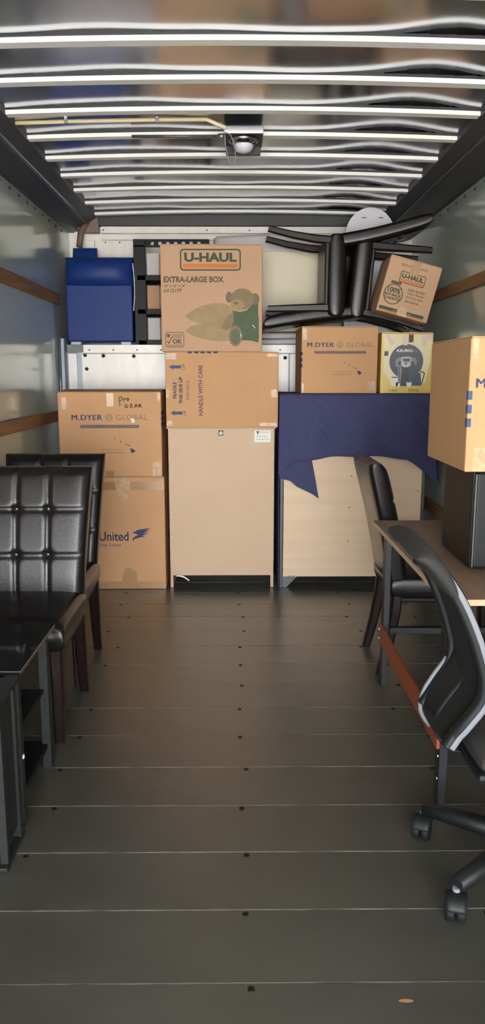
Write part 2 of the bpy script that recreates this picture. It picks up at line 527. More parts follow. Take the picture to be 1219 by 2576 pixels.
# front end: lower bulkhead, attic floor, attic front wall
bulk = struct('wall_front', MB().box(XL, XR, 5.215, 5.26, -0.03, 1.47), M_POST, 'white riveted metal bulkhead panels below the attic shelf')
for (x0, x1, z0, z1) in ((-1.127, -1.068, .03, 1.462), (-1.036, -0.30, .03, 1.462), (-0.294, 0.36, .03, 1.462), (0.366, 1.05, .03, 1.462), (1.06, 1.24, .03, 1.462)):
    obj('panel', MB().bbox(x0, x1, 5.203, 5.218, z0, z1, b=0.003), M_WHITE, bulk)
bolt_me = MB().lathe([(0.013, 0), (0.013, -0.003), (0.007, -0.004), (0.006, -0.008), (0.002, -0.009)], seg=12, axis='y').mesh('bolt')
bolt_me.materials.append(M_CHROME)
nut_me = MB().lathe([(0.0065, 0), (0.006, -0.003), (0.002, -0.004)], seg=10, axis='y').mesh('bolt_centre')
nut_me.materials.append(M_INK)
for (x, z) in ((-1.012, 1.452), (-1.004, 1.362), (-.89, 1.448), (-.685, 1.446), (-.45, 1.446), (.335, 1.436), (.30, 1.2), (-1.1, 1.1), (-.65, 1.1)):
    b = obj('bolt', bolt_me, None, bulk, loc=(x, 5.203, z))
    obj('bolt_centre', nut_me, None, b, loc=(0, -0.0075, 0))
obj('corner_post', MB().bbox(XL + .001, -1.137, 5.15, 5.21, 0.0, 1.565, b=0.006), M_POST, bulk, label='blue-grey corner post')
obj('post_edge', MB().tube([(-1.168, 5.146, 0.0), (-1.168, 5.146, 1.575)], .009, 8), M_SILVER, bulk)
attic = struct('wall_attic_shelf', MB().box(XL, XR, 5.20, YB, 1.470, 1.520), M_GREYSTEEL, 'attic shelf above the truck cab with a pale riveted front flange')
obj('flange', MB().bbox(-1.06, XR, 5.190, 5.202, 1.466, 1.521, b=.002), M_WHITE, attic)
obj('corner_plate', MB().bbox(-1.127, -1.02, 5.184, 5.192, 1.470, 1.521, b=.002), M_GREYEDGE, attic)
rv2 = MB().lathe([(0.005, 0), (0.004, -0.003), (0.002, -0.004)], seg=8, axis='y').mesh('rivet'); rv2.materials.append(M_INK)
for i in range(14):
    obj('rivet', rv2, None, attic, loc=(-.98 + i * .16, 5.190, 1.487))
upper = struct('wall_front_upper', MB().box(XL, XR, YB - .02, YB + .04, 1.52, 2.50), M_WHITE, 'white metal front wall of the attic under the roof')
obj('header_beam', MB().bbox(-1.0, 1.07, 5.585, 5.66, 2.352, 2.44, b=.004), M_GREYSTEEL, upper)
obj('fascia', MB().bbox(-.945, 1.05, 5.60, 5.64, 2.305, 2.350, b=.002), M_WHITE, upper)
obj('fascia', MB().bbox(-.945, 1.05, 5.612, 5.64, 2.262, 2.297, b=.002), M_WHITE, upper)
obj('panel', MB().bbox(-.985, -.30, 5.62, 5.645, 1.53, 2.256, b=.002), M_WHITE, upper)
obj('panel', MB().bbox(-1.06, -.995, 5.61, 5.645, 1.53, 2.256, b=.002), M_WHITE, upper)
obj('panel', MB().bbox(-.295, .60, 5.62, 5.645, 1.53, 2.256, b=.002), M_WHITE, upper)
obj('panel', MB().bbox(.605, 1.20, 5.62, 5.645, 1.53, 2.256, b=.002), M_WHITE, upper)
for (x, z) in ((-.93, 2.325), (-.92, 2.245), (-.82, 2.245), (-.6, 2.245), (-.2, 2.325), (.1, 2.325)):
    obj('rivet', rv2, None, upper, loc=(x, 5.60 if z > 2.3 else 5.62, z))
obj('gusset', MB().prism([(-1.10, 2.30), (-.955, 2.30), (-.955, 2.40), (-1.02, 2.42), (-1.10, 2.36)], 'y', 5.55, 5.60), M_RUST, upper, label='rusty corner gusset plate')
obj('corner_tube', MB().tube([(-1.09, 5.54, 2.20), (-1.075, 5.54, 2.30), (-1.03, 5.54, 2.37)], .022, 8), M_RUST, upper)

# outside: the ground behind the open rear
struct('ground', MB().box(-30, 30, -40, 8, -0.95, -0.92), M_GROUND, 'pale concrete lot outside behind the truck')

# dome light on the roof with its cable and conduit
t = thing('dome_light', 'grey metal dome lamp bracket with dangling wire on the roof', 'lamp', (0.038, 3.60, 2.372))
obj('back_plate', MB().bbox(-.082, .082, 0.235, 0.262, -.018, .06, b=.003), M_GREYSTEEL, t)
obj('base_plate', MB().bbox(-.088, .088, -.01, 0.262, .018, .030, b=.002), M_GREYSTEEL, t)
obj('front_lip', MB().bbox(-.088, .088, -.014, -.004, .004, .034, b=.002), M_SILVER, t)
obj('reflector', MB().lathe([(.070, .020), (.066, .004), (.052, -.008), (.030, -.014), (.008, -.016)], (0, .12, 0), 20), M_CHROME, t)
obj('lens', MB().lathe([(.046, -.004), (.044, -.020), (.034, -.034), (.018, -.041), (.003, -.043)], (0, .12, 0), 20), M_PLASTIC, t)
wire = [(-.085, .03, .01), (-.082, .06, -.03), (-.068, .09, -.075), (-.058, .10, -.092), (-.046, .09, -.094), (-.036, .07, -.075), (-.04, .03, -.03), (-.06, -.01, .0), (-.09, -.02, .01)]
obj('dangling_wire', MB().tube(wire, .0022, 6), M_CABLE, t)
t = thing('conduit', 'cream cable conduit running across the roof to the dome lamp', 'conduit', (-.9, 3.585, 2.402))
obj('tube', MB().tube([(-.09 + i * .096, 0.0, .008 + camber(-.99 + i * .096)) for i in range(10)] + [(.86, 0, -.006)], .009, 8), M_CONDUIT, t)
obj('clip', MB().bbox(.15, .165, -.012, .012, .010, .034, b=.002), M_SILVER, t)
obj('clip', MB().bbox(.55, .565, -.012, .012, .016, .040, b=.002), M_SILVER, t)
t = thing('cable_pipe', 'thin grey pipe beside the dome lamp on the roof', 'pipe', (-.48, 3.77, 2.396))
obj('tube', MB().tube([(0, 0, 0.018), (.42, 0, .020)], .007, 8), M_GREYEDGE, t)
obj('coupling', MB().tube([(.40, 0, .020), (.435, 0, .020)], .012, 8), M_SILVER, t)

# ================================================================== CARTONS
def carton(name, label, X0, X1, Y0, D, Z0, H, m, rot=None, flaps=0.0, group=None):
    """box standing with its front face at local y=0, origin at bottom centre of the front face"""
    W = X1 - X0
    t = thing(name, label, 'box', ((X0 + X1) / 2, Y0, Z0), rot, group)
    obj('body', MB().bbox(-W / 2, W / 2, 0, D, 0, H - .004, b=.005), m, t)
    # two top flaps meeting along the middle
    for s in (0, 1):
        y0, y1 = (0.003, D / 2 - .002) if s == 0 else (D / 2 + .002, D - .003)
        lift = flaps
        mb = MB().add([(-W / 2 + .003, y0, H - .004 + (0 if s == 0 else lift)), (W / 2 - .003, y0, H - .004 + (0 if s == 0 else lift)),
                       (W / 2 - .003, y1, H - .004 + (lift if s == 0 else 0)), (-W / 2 + .003, y1, H - .004 + (lift if s == 0 else 0)),
                       (-W / 2 + .003, y0, H + (0 if s == 0 else lift)), (W / 2 - .003, y0, H + (0 if s == 0 else lift)),
                       (W / 2 - .003, y1, H + (lift if s == 0 else 0)), (-W / 2 + .003, y1, H + (lift if s == 0 else 0))],
                      [(0, 1, 2, 3), (4, 5, 6, 7), (0, 1, 5, 4), (1, 2, 6, 5), (2, 3, 7, 6), (3, 0, 4, 7)])
        obj('flap', mb, m, t)
    return t, W, H
def tape(t, x0, x1, z0, z1, m=None, layer=0, name='tape'):
    y1 = -(0.0008 + .0005 * layer)
    return obj(name, MB().box(x0, x1, y1, 0.0005, z0, z1), m or M_TAPECLEAR, t)
def compass(t, cx, cz, r, m):
    polys = []
    for k4 in range(4):
        a0 = 90 * k4 + 12
        arc_o = [(cx + r * math.cos(R(a0 + 66 * i / 8)), cz + r * math.sin(R(a0 + 66 * i / 8))) for i in range(9)]
        arc_i = [(cx + r * .76 * math.cos(R(a0 + 66 * i / 8)), cz + r * .76 * math.sin(R(a0 + 66 * i / 8))) for i in range(9)]
        for i in range(8):
            polys.append([arc_o[i], arc_o[i + 1], arc_i[i + 1], arc_i[i]])
        a = R(90 * k4)
        ux, uz = math.cos(a), math.sin(a)
        vx, vz = -uz, ux
        polys.append([(cx + ux * r * 1.3 + vx * r * .09, cz + uz * r * 1.3 + vz * r * .09), (cx + ux * r * 1.3 - vx * r * .09, cz + uz * r * 1.3 - vz * r * .09),
                      (cx + ux * r * .62 - vx * r * .09, cz + uz * r * .62 - vz * r * .09), (cx + ux * r * .62 + vx * r * .09, cz + uz * r * .62 + vz * r * .09)])
    polys.append([(cx + .5 * r, cz + .5 * r), (cx - .12 * r, cz + .12 * r), (cx - .38 * r, cz - .38 * r), (cx + .12 * r, cz - .12 * r)])
    return flats(t, 'compass_logo', polys, m)
ISLANDS = [  # chain of islands, unit coordinates (x 0..1, z 0..1)
    [(0.00, .95), (.05, .99), (.09, .96), (.08, .90), (.03, .89)],
    [(.27, .77), (.33, .80), (.40, .74), (.36, .69), (.30, .70)],
    [(.48, .62), (.60, .60), (.61, .57), (.49, .58)],
    [(.53, .53), (.57, .52), (.57, .49), (.53, .50)],
    [(.60, .56), (.66, .58), (.70, .53), (.78, .50), (.74, .44), (.66, .47)],
]
BIGISLE = [(.78, .30), (.82, .33), (.86, .28), (.95, .22), (1.0, .12), (.93, .06), (.84, .00), (.80, .06), (.79, .16), (.75, .22)]
def mover_print(t, P, stripes=True):
    """P maps the print's own layout units (photo scale) to the carton's face"""
    def B(x0, x1, z0, z1):
        a = P(x0, z0); b = P(x1, z1)
        return a[0], b[0], a[1], b[1]
    text(t, 'M.DYER', *B(0, .40, -.035, .035), M_NAVY, bold=.05, space=1.1)
    c = P(.49, 0)
    compass(t, c[0], c[1], (P(.535, 0)[0] - c[0]) * .95, M_BROWNINK)
    text(t, 'GLOBAL', *B(.585, 1.0, -.035, .035), M_BROWNINK, bold=-.006, space=1.1)
    flat(t, 'slogan_bar', rect(*B(.11, .885, -.140, -.098)), M_NAVY2)
    text(t, 'MOVING | LOGISTICS | STORAGE', *B(.135, .865, -.132, -.106), M_FAINT, bold=.03, layer=1)
    for isl in ISLANDS:
        flat(t, 'island_map', [P(.545 + p[0] * .285, -.475 + p[1] * .21) for p in isl], M_BROWNINK)
    flat(t, 'island_map', [P(.545 + p[0] * .285, -.475 + p[1] * .21) for p in BIGISLE], M_NAVY)
    dashes = []
    for row, (xa, xb, zz, hh) in enumerate(((.375, .66, -.435, .014), (.375, .665, -.478, .020))):
        x = xa
        while x < xb:
            wd = random.uniform(.010, .022)
            dashes.append([P(x, zz), P(x + wd, zz), P(x + wd, zz + hh), P(x, zz + hh)])
            x += wd + .006
    flats(t, 'contact_print', dashes, M_FAINT)

# --- left column: lower carton with the bird logo
t, W, H = carton('moving_box', 'tall brown moving box lettered United Van Lines standing on the floor', -1.035, -.437, 4.585, .56, 0, .709, M_CARD)
X = lambda px: -0.884 + (px - 240) * (0.443 / 177) + .736      # photo px on this face -> local x
Z = lambda py: (1482 - py) * (.709 / 282)
text(t, 'United', X(255), X(328), Z(1359), Z(1336), M_NAVY, bold=.018)
text(t, 'Van Lines', X(255), X(309), Z(1373), Z(1365), M_NAVY2, shear=.25, bold=.008)
bird = [[(337, 1339), (352, 1331), (384, 1326), (370, 1331), (384, 1330), (366, 1336), (381, 1335), (362, 1341), (379, 1340), (360, 1346), (371, 1347), (354, 1351), (343, 1354), (338, 1360), (338, 1353), (345, 1347), (352, 1344), (347, 1341)]]
flats(t, 'bird_logo', [[(X(a), Z(b)) for a, b in p] for p in bird], M_NAVY)
tape(t, X(200), W / 2 - .004, Z(1232), Z(1212), M_TAPE)
tape(t, X(200), W / 2 - .004, Z(1481), Z(1463), M_TAPE)
flat(t, 'tape', [(X(295), Z(1202)), (X(336), Z(1202)), (X(334), Z(1240)), (X(322), Z(1258)), (X(312), Z(1256)), (X(302), Z(1238))], M_TAPECLEAR, layer=1)
flat(t, 'tape', [(X(308), Z(1481)), (X(347), Z(1481)), (X(346), Z(1438)), (X(330), Z(1428)), (X(318), Z(1428)), (X(310), Z(1450))], M_TAPE, layer=2)

# --- upper left carton
t, W, H = carton('moving_box', 'brown moving box with islands print and pro gear handwriting, beside the tall stack', -1.067, -.447, 4.58, .457, .711, .512, M_CARD, flaps=.012)
mover_print(t, lambda u, v: (-.985 + .757 + u * .455, .360 + v * .455))
def PX(px, py): return (-1.067 + (px - 150) * (.62 / 257) + .757, .512 - (py - 986) * (.512 / 212))
hand = [[(305, 1020), (303, 1000), (309, 998), (312, 1003), (305, 1009)], [(315, 1010), (315, 1002), (319, 1005), (321, 1002)], [(323, 1004), (325, 1008), (328, 1004), (325, 1001), (323, 1004)],
        [(324, 1018), (318, 1018), (318, 1024), (324, 1024), (324, 1021)], [(336, 1016), (331, 1017), (331, 1024), (337, 1024)], [(331, 1020), (336, 1020)], [(341, 1024), (345, 1016), (348, 1024)], [(342, 1021), (347, 1021)], [(352, 1024), (352, 1017), (357, 1018), (353, 1021), (359, 1024)]]
flats(t, 'handwriting', [s for h in hand for s in stroke([PX(*p) for p in h], .0055)], M_OLIVEINK)
flat(t, 'sticker', [PX(330, 1053), PX(338, 1050), PX(342, 1060), PX(334, 1063)], M_PAPER, layer=2)
tape(t, PX(272, 0)[0], PX(289, 0)[0], PX(0, 1022)[1], PX(0, 989)[1], M_TAPE)
for px0, px1, py0, py1 in ((265, 285, 1198, 1183), (383, 404, 1197, 1160), (160, 172, 1030, 1000), (398, 405, 1010, 988)):
    a = PX(px0, py0); b = PX(px1, py1)
    tape(t, a[0], b[0], a[1], b[1], M_TAPECLEAR if px0 > 380 else M_TAPE)
for i in range(3):
    z = PX(0, 1038 + i * 14)[1]
    obj('stripe', MB().box(.308, .3112, -.0008, .10, z - .012, z + .012), M_NAVY, t)

# --- dish pack carton on the cabinet
t, W, H = carton('dish_pack_box', 'brown dish pack box lettered handle with care, lying sideways on the pale cabinet', -.420, .257, 4.60, .457, 1.009, .450, M_CARD)
def DX(px, py): return (-.420 + (px - 416.5) * (.677 / 283.5) + .0815, .450 - (py - 885) * (.450 / 189))
def dbox(x0, x1, y0, y1):
    a = DX(x0, y1); b = DX(x1, y0)
    return a[0], b[0], a[1], b[1]
text(t, 'HANDLE WITH CARE', *dbox(499, 510, 918, 1044), M_NAVY, bold=.012, rot=1)
text(t, 'FRAGILE', *dbox(435, 444, 960, 1001), M_NAVY, bold=.03, rot=1)
text(t, 'THIS SIDE UP', *dbox(450, 459, 947, 1014), M_NAVY, bold=.03, rot=1)
text(t, 'DISH PACK', *dbox(468, 476, 956, 1004), M_NAVY2, rot=1)
text(t, 'UP', *dbox(458, 466, 915, 930), M_NAVY2, rot=1)
text(t, 'UP', *dbox(460, 468, 1031, 1045), M_NAVY2, rot=1)
for cy_, xo in ((922.5, 0), (1037.5, 2)):
    flat(t, 'arrow', [DX(425 + xo, cy_), DX(437 + xo, cy_ - 6.5), DX(437 + xo, cy_ - 3.5), DX(456 + xo, cy_ - 4), DX(456 + xo, cy_ + 4), DX(437 + xo, cy_ + 3.5), DX(437 + xo, cy_ + 6.5)], M_BLUEINK)
for i in range(5):
    a = DX(473 + i * 16, 885)
    obj('stripe', MB().box(a[0], a[0] + .026, -.0009, .12, .4405, .4508), M_NAVY, t)
for r4 in ((418, 444, 889, 904), (672, 697, 890, 897), (682, 696, 978, 998), (418, 425, 980, 998), (655, 696, 1062, 1071), (418, 432, 1058, 1070)):
    a = dbox(*r4); tape(t, *a, name='tape')

# --- extra large carton
t, W, H = carton('extra_large_box', 'brown extra large U-Haul box with printed teddy bear and pillows', -.441, .159, 4.63, .457, 1.4595, .617, M_CARD3)
def UX(px, py): return ((px - 531.8) * (.600 / 257), .617 - (py - 613) * (.617 / 270.5))
def ubox(x0, x1, y0, y1):
    a = UX(x0, y1); b = UX(x1, y0)
    return a[0], b[0], a[1], b[1]
def uhaul_logo(t, bx, m1, m2, layer=0, T=None):
    x0, x1, z0, z1 = bx
    w_, h_ = x1 - x0, z1 - z0
    r_ = h_ * .17
    flats(t, 'logo_border', ringquads(rrect(x0, x1, z0, z1, r_), rrect(x0 + h_ * .065, x1 - h_ * .065, z0 + h_ * .065, z1 - h_ * .065, r_ * .7)), m1, layer, T)
    text(t, 'U-HAUL', x0 + w_ * .07, x1 - w_ * .07, z0 + h_ * .40, z0 + h_ * .83, m1, bold=.045, layer=layer, T=T)
    flat(t, 'logo_bar', rect(x0 + w_ * .05, x1 - w_ * .05, z0 + h_ * .13, z0 + h_ * .32), m2, layer, T)
uhaul_logo(t, ubox(453, 606, 625, 679), M_GREENINK, M_ORANGE)
text(t, 'EXTRA-LARGE BOX', *ubox(411, 563, 693, 708), M_OLIVEINK, bold=.04)
text(t, '24" x 18" x 24"', *ubox(411, 467, 713, 720), M_OLIVEINK, shear=.25, bold=.01)
text(t, '6.0 CU FT', *ubox(411, 457, 724, 733), M_OLIVEINK, shear=.25, bold=.03)
def up(pts): return [UX(*p) for p in pts]
# pillows
flat(t, 'pillow_print', up([(463, 793), (475, 783), (492, 773), (512, 765), (535, 761), (558, 760), (572, 764), (590, 775), (592, 815), (574, 826), (548, 828), (520, 822), (500, 812), (480, 804)]), M_PILLOW)
flat(t, 'pillow_print', up([(463, 830), (478, 819), (498, 813), (522, 823), (548, 829), (590, 822), (590, 852), (560, 857), (530, 855), (500, 848), (478, 840)]), M_PILLOW, 1)
flat(t, 'pillow_print', up([(650, 748), (651, 860), (632, 855), (610, 854), (600, 800)]), M_SHIRT, 0)
# bear: ears, head, muzzle, shirt, arm, legs
flat(t, 'bear_print', [UX(576 + 8.5 * math.cos(a), 745 + 14 * math.sin(a)) for a in [i * .3307 for i in range(19)]], M_BEARDARK, 2)
flat(t, 'bear_print', [UX(642 + 11 * math.cos(a), 750 + 15 * math.sin(a)) for a in [i * .3307 for i in range(19)]], M_BEARDARK, 2)
flat(t, 'bear_print', [UX(609 + 30 * math.cos(a), 750 + 27 * math.sin(a)) for a in [i * .2513 for i in range(25)]], M_BEAR, 3)
flat(t, 'bear_print', [UX(597 + 18 * math.cos(a), 765 + 14 * math.sin(a)) for a in [i * .2513 for i in range(25)]], M_PILLOW, 5)
flat(t, 'bear_print', up([(586, 758), (596, 756), (601, 760), (597, 764), (588, 763)]), M_BEARDARK, 6)
flat(t, 'bear_print', up([(586, 779), (604, 782), (632, 776), (648, 786), (652, 796), (652, 852), (640, 856), (616, 853), (603, 856), (592, 838), (583, 820), (582, 800)]), M_SHIRT, 4)
flat(t, 'bear_print', up([(587, 782), (576, 790), (562, 808), (556, 822), (566, 830), (582, 822), (588, 805)]), M_BEAR, 6)
flat(t, 'bear_print', [UX(592 + 17 * math.cos(a), 843 + 27 * math.sin(a)) for a in [i * .2513 for i in range(25)]], M_BEAR, 7)
flat(t, 'bear_print', [UX(592 + 12 * math.cos(a), 845 + 20 * math.sin(a)) for a in [i * .2513 for i in range(25)]], M_GREENPAD, 8)
flats(t, 'crease', stroke(up([(636, 815), (642, 823)]), .004), M_PAPER, 9)
flats(t, 'crease', stroke(up([(605, 838), (607, 846)]), .004), M_PAPER, 9)
# approval badge
b4 = ubox(413, 461, 833, 872)
flats(t, 'badge_border', ringquads(rrect(*b4, .014), rrect(b4[0] + .004, b4[1] - .004, b4[2] + .004, b4[3] - .004, .011)), M_OLIVEINK)
text(t, 'U-HAUL', *ubox(429, 457, 838, 843), M_OLIVEINK, bold=.02)
text(t, 'BOXES', *ubox(429, 454, 844, 848.5), M_OLIVEINK, bold=.02)
text(t, 'OK', *ubox(431, 456, 851, 863), M_OLIVEINK, bold=.05)
text(t, 'FOR SHIPPING', *ubox(418, 457, 865, 869), M_OLIVEINK, bold=.01)
flats(t, 'tick_mark', stroke(up([(418, 857), (422, 862), (429, 848)]), .006), M_OLIVEINK)
flat(t, 'shield', up([(417, 838), (425, 838), (425, 845), (421, 848), (417, 845)]), M_OLIVEINK)

# --- small mover carton and coffee machine carton on the dresser
t, W, H = carton('moving_box', 'square brown moving box with islands print on the blue blanket', .395, .853, 4.62, .457, 1.210, .397, M_CARD)
mover_print(t, lambda u, v: ((774 - 855.5 + u * 167) * .00238, (998 - 868 + v * 167) * .00223))
def SX(px, py): return ((px - 855) * .00238, (998 - py) * .00223)
for i in range(3):
    z = SX(0, 891 + i * 16)[1]
    obj('stripe', MB().box(-.2302, -.2215, -.0008, .09, z - .011, z + .011), M_NAVY, t)
for (x0, x1, y0, y1) in ((925, 946, 965, 990), (761, 772, 826, 855), (760, 766, 970, 995)):
    a = SX(x0, y1); b = SX(x1, y0); tape(t, a[0], b[0], a[1], b[1], M_TAPE if x0 > 900 else M_TAPECLEAR)

t, W, H = carton('coffee_maker_box', 'yellow Keurig carton with printed black coffee machine', .872, 1.184, 4.62, .36, 1.210, .362, M_YELLOW)
def KX(px, py): return (-.150 + (px - 70) * (.300 / 1090), .008 + (1400 - py) * (.348 / 1320))
def kp(pts): return [KX(*p) for p in pts]
def kell(cx_, cy_, rx, ry): return [KX(cx_ + rx * math.cos(a), cy_ + ry * math.sin(a)) for a in [i * math.tau / 36 for i in range(36)]]
flat(t, 'pale_panel', kp([(100, 90), (1140, 110), (1120, 700), (1040, 1180), (700, 1250), (300, 1240), (110, 900)]), M_CREAM, 0)
flat(t, 'halo', kell(605, 700, 392, 410), M_PAPER, 1)
flat(t, 'black_disc', kell(605, 700, 370, 385), M_DARKPRINT, 2)
text(t, 'KEURIG', *(KX(390, 490)[0], KX(735, 490)[0], KX(0, 490)[1], KX(0, 428)[1]), M_PAPER, bold=.03, layer=3)
text(t, '2.0', *(KX(752, 490)[0], KX(860, 490)[0], KX(0, 490)[1], KX(0, 428)[1]), M_GREYPRINT, layer=3)
flat(t, 'machine_print', kp([(365, 690), (390, 640), (450, 610), (760, 610), (820, 640), (835, 700), (830, 800), (780, 800), (770, 700), (430, 700), (430, 820), (375, 820)]), M_GREYPRINT, 3)
flat(t, 'machine_print', kp([(500, 830), (670, 830), (668, 1255), (488, 1255)]), M_BLACKPRINT, 3)
flat(t, 'machine_print', kp([(415, 780), (490, 780), (515, 880), (490, 1180), (440, 1170), (420, 1000)]), M_GREYPRINT, 4)
flat(t, 'machine_print', kp([(440, 820), (468, 820), (468, 1150), (445, 1130)]), M_STEELPRINT, 5)
flat(t, 'machine_print', kp([(668, 890), (740, 870), (775, 780), (832, 780), (790, 1010), (740, 1160), (660, 1160)]), M_STEELPRINT, 4)
flat(t, 'machine_print', [KX(*p) for p in [(492, 640), (515, 595), (690, 595), (712, 640), (700, 800), (640, 828), (545, 828), (495, 790)]], M_LIGHTPRINT, 5)
flat(t, 'screen_print', kp([(522, 635), (688, 635), (675, 708), (540, 708)]), M_DARKPRINT, 6)
flat(t, 'button_print', kell(597, 748, 26, 22), M_BLACKPRINT, 6)
flat(t, 'carafe_print', kp([(770, 960), (925, 960), (955, 1245), (735, 1245), (745, 1100)]), M_STEELPRINT, 5)
flats(t, 'carafe_handle', stroke(kp([(915, 932), (985, 940), (1010, 975), (960, 1195)]), .006), M_BLACKPRINT, 6)
for (x0, x1, y0, y1) in ((280, 440, 1050, 1260), (390, 490, 1170, 1280), (620, 725, 1150, 1280)):
    flat(t, 'cup_print', kp([(x0, y0), (x1, y0), (x1 - 12, y1), (x0 + 14, y1)]), M_PAPER, 7)
    flat(t, 'cup_print', kell((x0 + x1) / 2, y0 + 8, (x1 - x0) / 2, 12), M_BLACKPRINT, 8)
flat(t, 'jug_print', kp([(128, 470), (190, 470), (200, 575), (112, 575)]), M_BLACKPRINT, 3)
flats(t, 'jug_print', stroke(kp([(190, 475), (212, 490), (200, 560)]), .003), M_BLACKPRINT, 3)
for (x0, y0) in ((245, 1350), (680, 1330), (735, 1330), (680, 1365), (735, 1365)):
    flat(t, 'icon_print', kell(x0 + 15, y0, 16, 11), M_OLIVEINK, 2)
for (x0, x1, y0) in ((305, 440, 1338), (305, 440, 1365), (778, 910, 1338), (778, 910, 1365)):
    flats(t, 'fine_print', [rect(KX(x, 0)[0], KX(x + 14, 0)[0], KX(0, y0 + 8)[1], KX(0, y0 - 8)[1]) for x in range(x0, x1 - 12, 21)], M_OLIVEINK, 2)
flat(t, 'tape', kp([(130, 110), (210, 95), (335, 285), (265, 345), (200, 240)]), M_TAPE, 9)
flat(t, 'tape', kp([(515, 95), (640, 95), (625, 330), (560, 350), (525, 330)]), M_TAPE, 9)
flat(t, 'seal', kp([(640, 95), (745, 95), (740, 270), (640, 280)]), M_OLIVEINK, 9)
flat(t, 'seal', kp([(650, 95), (740, 95), (735, 125), (660, 125)]), M_REDPRINT, 10)
flat(t, 'tape', kp([(915, 100), (1050, 110), (1035, 340), (990, 370), (945, 355)]), M_TAPE, 9)
flat(t, 'tape', kp([(1060, 110), (1160, 120), (1160, 230), (1070, 215)]), M_TAPE, 9)

# --- small tilted carton wedged beside the upturned chairs
t, W, H = carton('small_box', 'small tilted U-Haul carton wedged between black chairs and right wall', -.153, .153, 0, .30, 0, .318, M_CARD3)
t.location = (.960, 4.50, 1.656)
t.rotation_euler = (0, R(14.6), 0)
# layout measured in the box's own axes (u to the right, v up from the bottom edge)
text(t, 'EASY-OPEN HANDLES', -.080, .075, .272, .286, M_OLIVEINK, bold=.01)
uhaul_logo(t, (-.072, .078, .182, .246), M_GREENINK, M_ORANGE)
flats(t, 'seal_ring', ringquads(ell(-.082, .108, .056, .058, 30), ell(-.082, .108, .051, .053, 30)), M_GREENINK)
text(t, '100%', -.120, -.044, .116, .146, M_GREENINK, bold=.03, layer=1)
text(t, 'BUY-BACK', -.130, -.034, .096, .112, M_GREENINK, bold=.04, layer=1)
text(t, 'GUARANTEE', -.130, -.034, .076, .092, M_GREENINK, bold=.03, layer=1)
flat(t, 'seal_tab', rect(-.112, -.052, .166, .182), M_OLIVEINK)
for i, s in enumerate(('NEED BOXES?', 'Take Plenty!', "We'll Buy Back", 'the Extras')):
    text(t, s, -.006 , .098 if i < 3 else .075, .146 - i * .021, .160 - i * .021, M_OLIVEINK, shear=.2, bold=.02)
flat(t, 'green_band', rect(-.142, .126, .014, .032), M_GREENINK)
flat(t, 'orange_band', rect(-.142, .126, .004, .011), M_ORANGE)
text(t, 'www.uhaul.com', -.06, .05, .018, .028, M_CARD3, layer=1)
tape(t, -.032, .024, .0, .05, M_TAPECLEAR, 2)
tape(t, -.022, .030, .235, .316, M_TAPE, 2)

# --- near carton on the appliance
t, W, H = carton('moving_box', 'brown moving box on the black appliance over the desk', .698, 1.155, 2.285, .457, 1.034, .405, M_CARD)
mover_print(t, lambda u, v: (-.207 + u * .40, .268 + v * .40))
for i in range(3):
    z = .232 - i * .041
    obj('stripe', MB().box(-.2297, -.217, -.0009, .016, z - .013, z + .013), M_BLUEINK, t)
tape(t, -.205, -.14, .004, .075, M_TAPECLEAR)
tape(t, -.222, -.205, .33, .40, M_TAPECLEAR)

# ================================================================== CABINET (back turned to the camera)
t = thing('cabinet', 'pale fibreboard cabinet back with side legs between box and dresser', 'cabinet', (-.088, 4.62, 0))
W2 = .3245
obj('back_panel', MB().bbox(-W2 + .004, W2 - .004, 0, .006, .078, 1.000, b=.001), M_FIBRE, t)
for s in (-1, 1):
    x0, x1 = (-W2, -W2 + .018) if s < 0 else (W2 - .018, W2)
    obj('side_panel', MB().bbox(x0, x1, .0045, .40, 0, 1.000, b=.001), M_FIBRE, t)
obj('top_board', MB().bbox(-W2 - .012, W2 + .012, .004, .42, 1.0, 1.0085, b=.002), M_FIBRE, t)
obj('bottom_board', MB().bbox(-W2 + .018, W2 - .018, .006, .40, .085, .10, b=.001), M_ESPRESSO, t)
obj('front_board', MB().bbox(-W2 + .018, W2 - .018, .385, .40, .10, .995, b=.001), M_ESPRESSO, t)
nail_me = MB().lathe([(.0036, .001), (.0034, -.0008), (.001, -.0012)], seg=8, axis='y').mesh('nail'); nail_me.materials.append(M_PAPER)
for i in range(7):
    for s in (-1, 1):
        obj('nail', nail_me, None, t, loc=(s * (W2 - .010), 0, .20 + i * .125))
for x in (-.235, -.12, .0, .115, .225):
    obj('nail', nail_me, None, t, loc=(x, 0, .990))
    obj('nail', nail_me, None, t, loc=(x + .03, 0, .086))
br = obj('bracket', MB().box(-.016, .012, -.003, 0, .958, .990), M_INK, t)
obj('bracket_tag', MB().prism(rrect(-.0115, .0085, .962, .984, .007), 'y', -.0045, -.003), M_PAPER, br)
obj('bracket_slot', MB().box(-.003, 0, -.0052, -.0044, .967, .979), M_INK, br)
lb = obj('paper_label', MB().box(.202, .302, -.0012, 0, .918, .990), M_PAPER, t)
flats(lb, 'label_print', [rect(.206 + .012 * 0 + i * .011, .206 + i * .011 + .008, z, z + .0035) for z, a, b2 in ((.977, 2, 8), (.951, 1, 7), (.934, 1, 8)) for i in range(a, b2)], M_GREYPRINT, 2)
flat(lb, 'label_smudge', [(.214, .985), (.232, .985), (.222, .962)], M_NAVY2, 1)
obj('loose_strip', MB().grid(lambda a, b: (-.29 + a * .085, -.006 - .012 * a + .006 * (b - .5), .078 - .030 * a * a + .010 * (b - .5) + .004 * math.sin(3 * a)), 8, 1), M_PAPER, t, solid=.001)

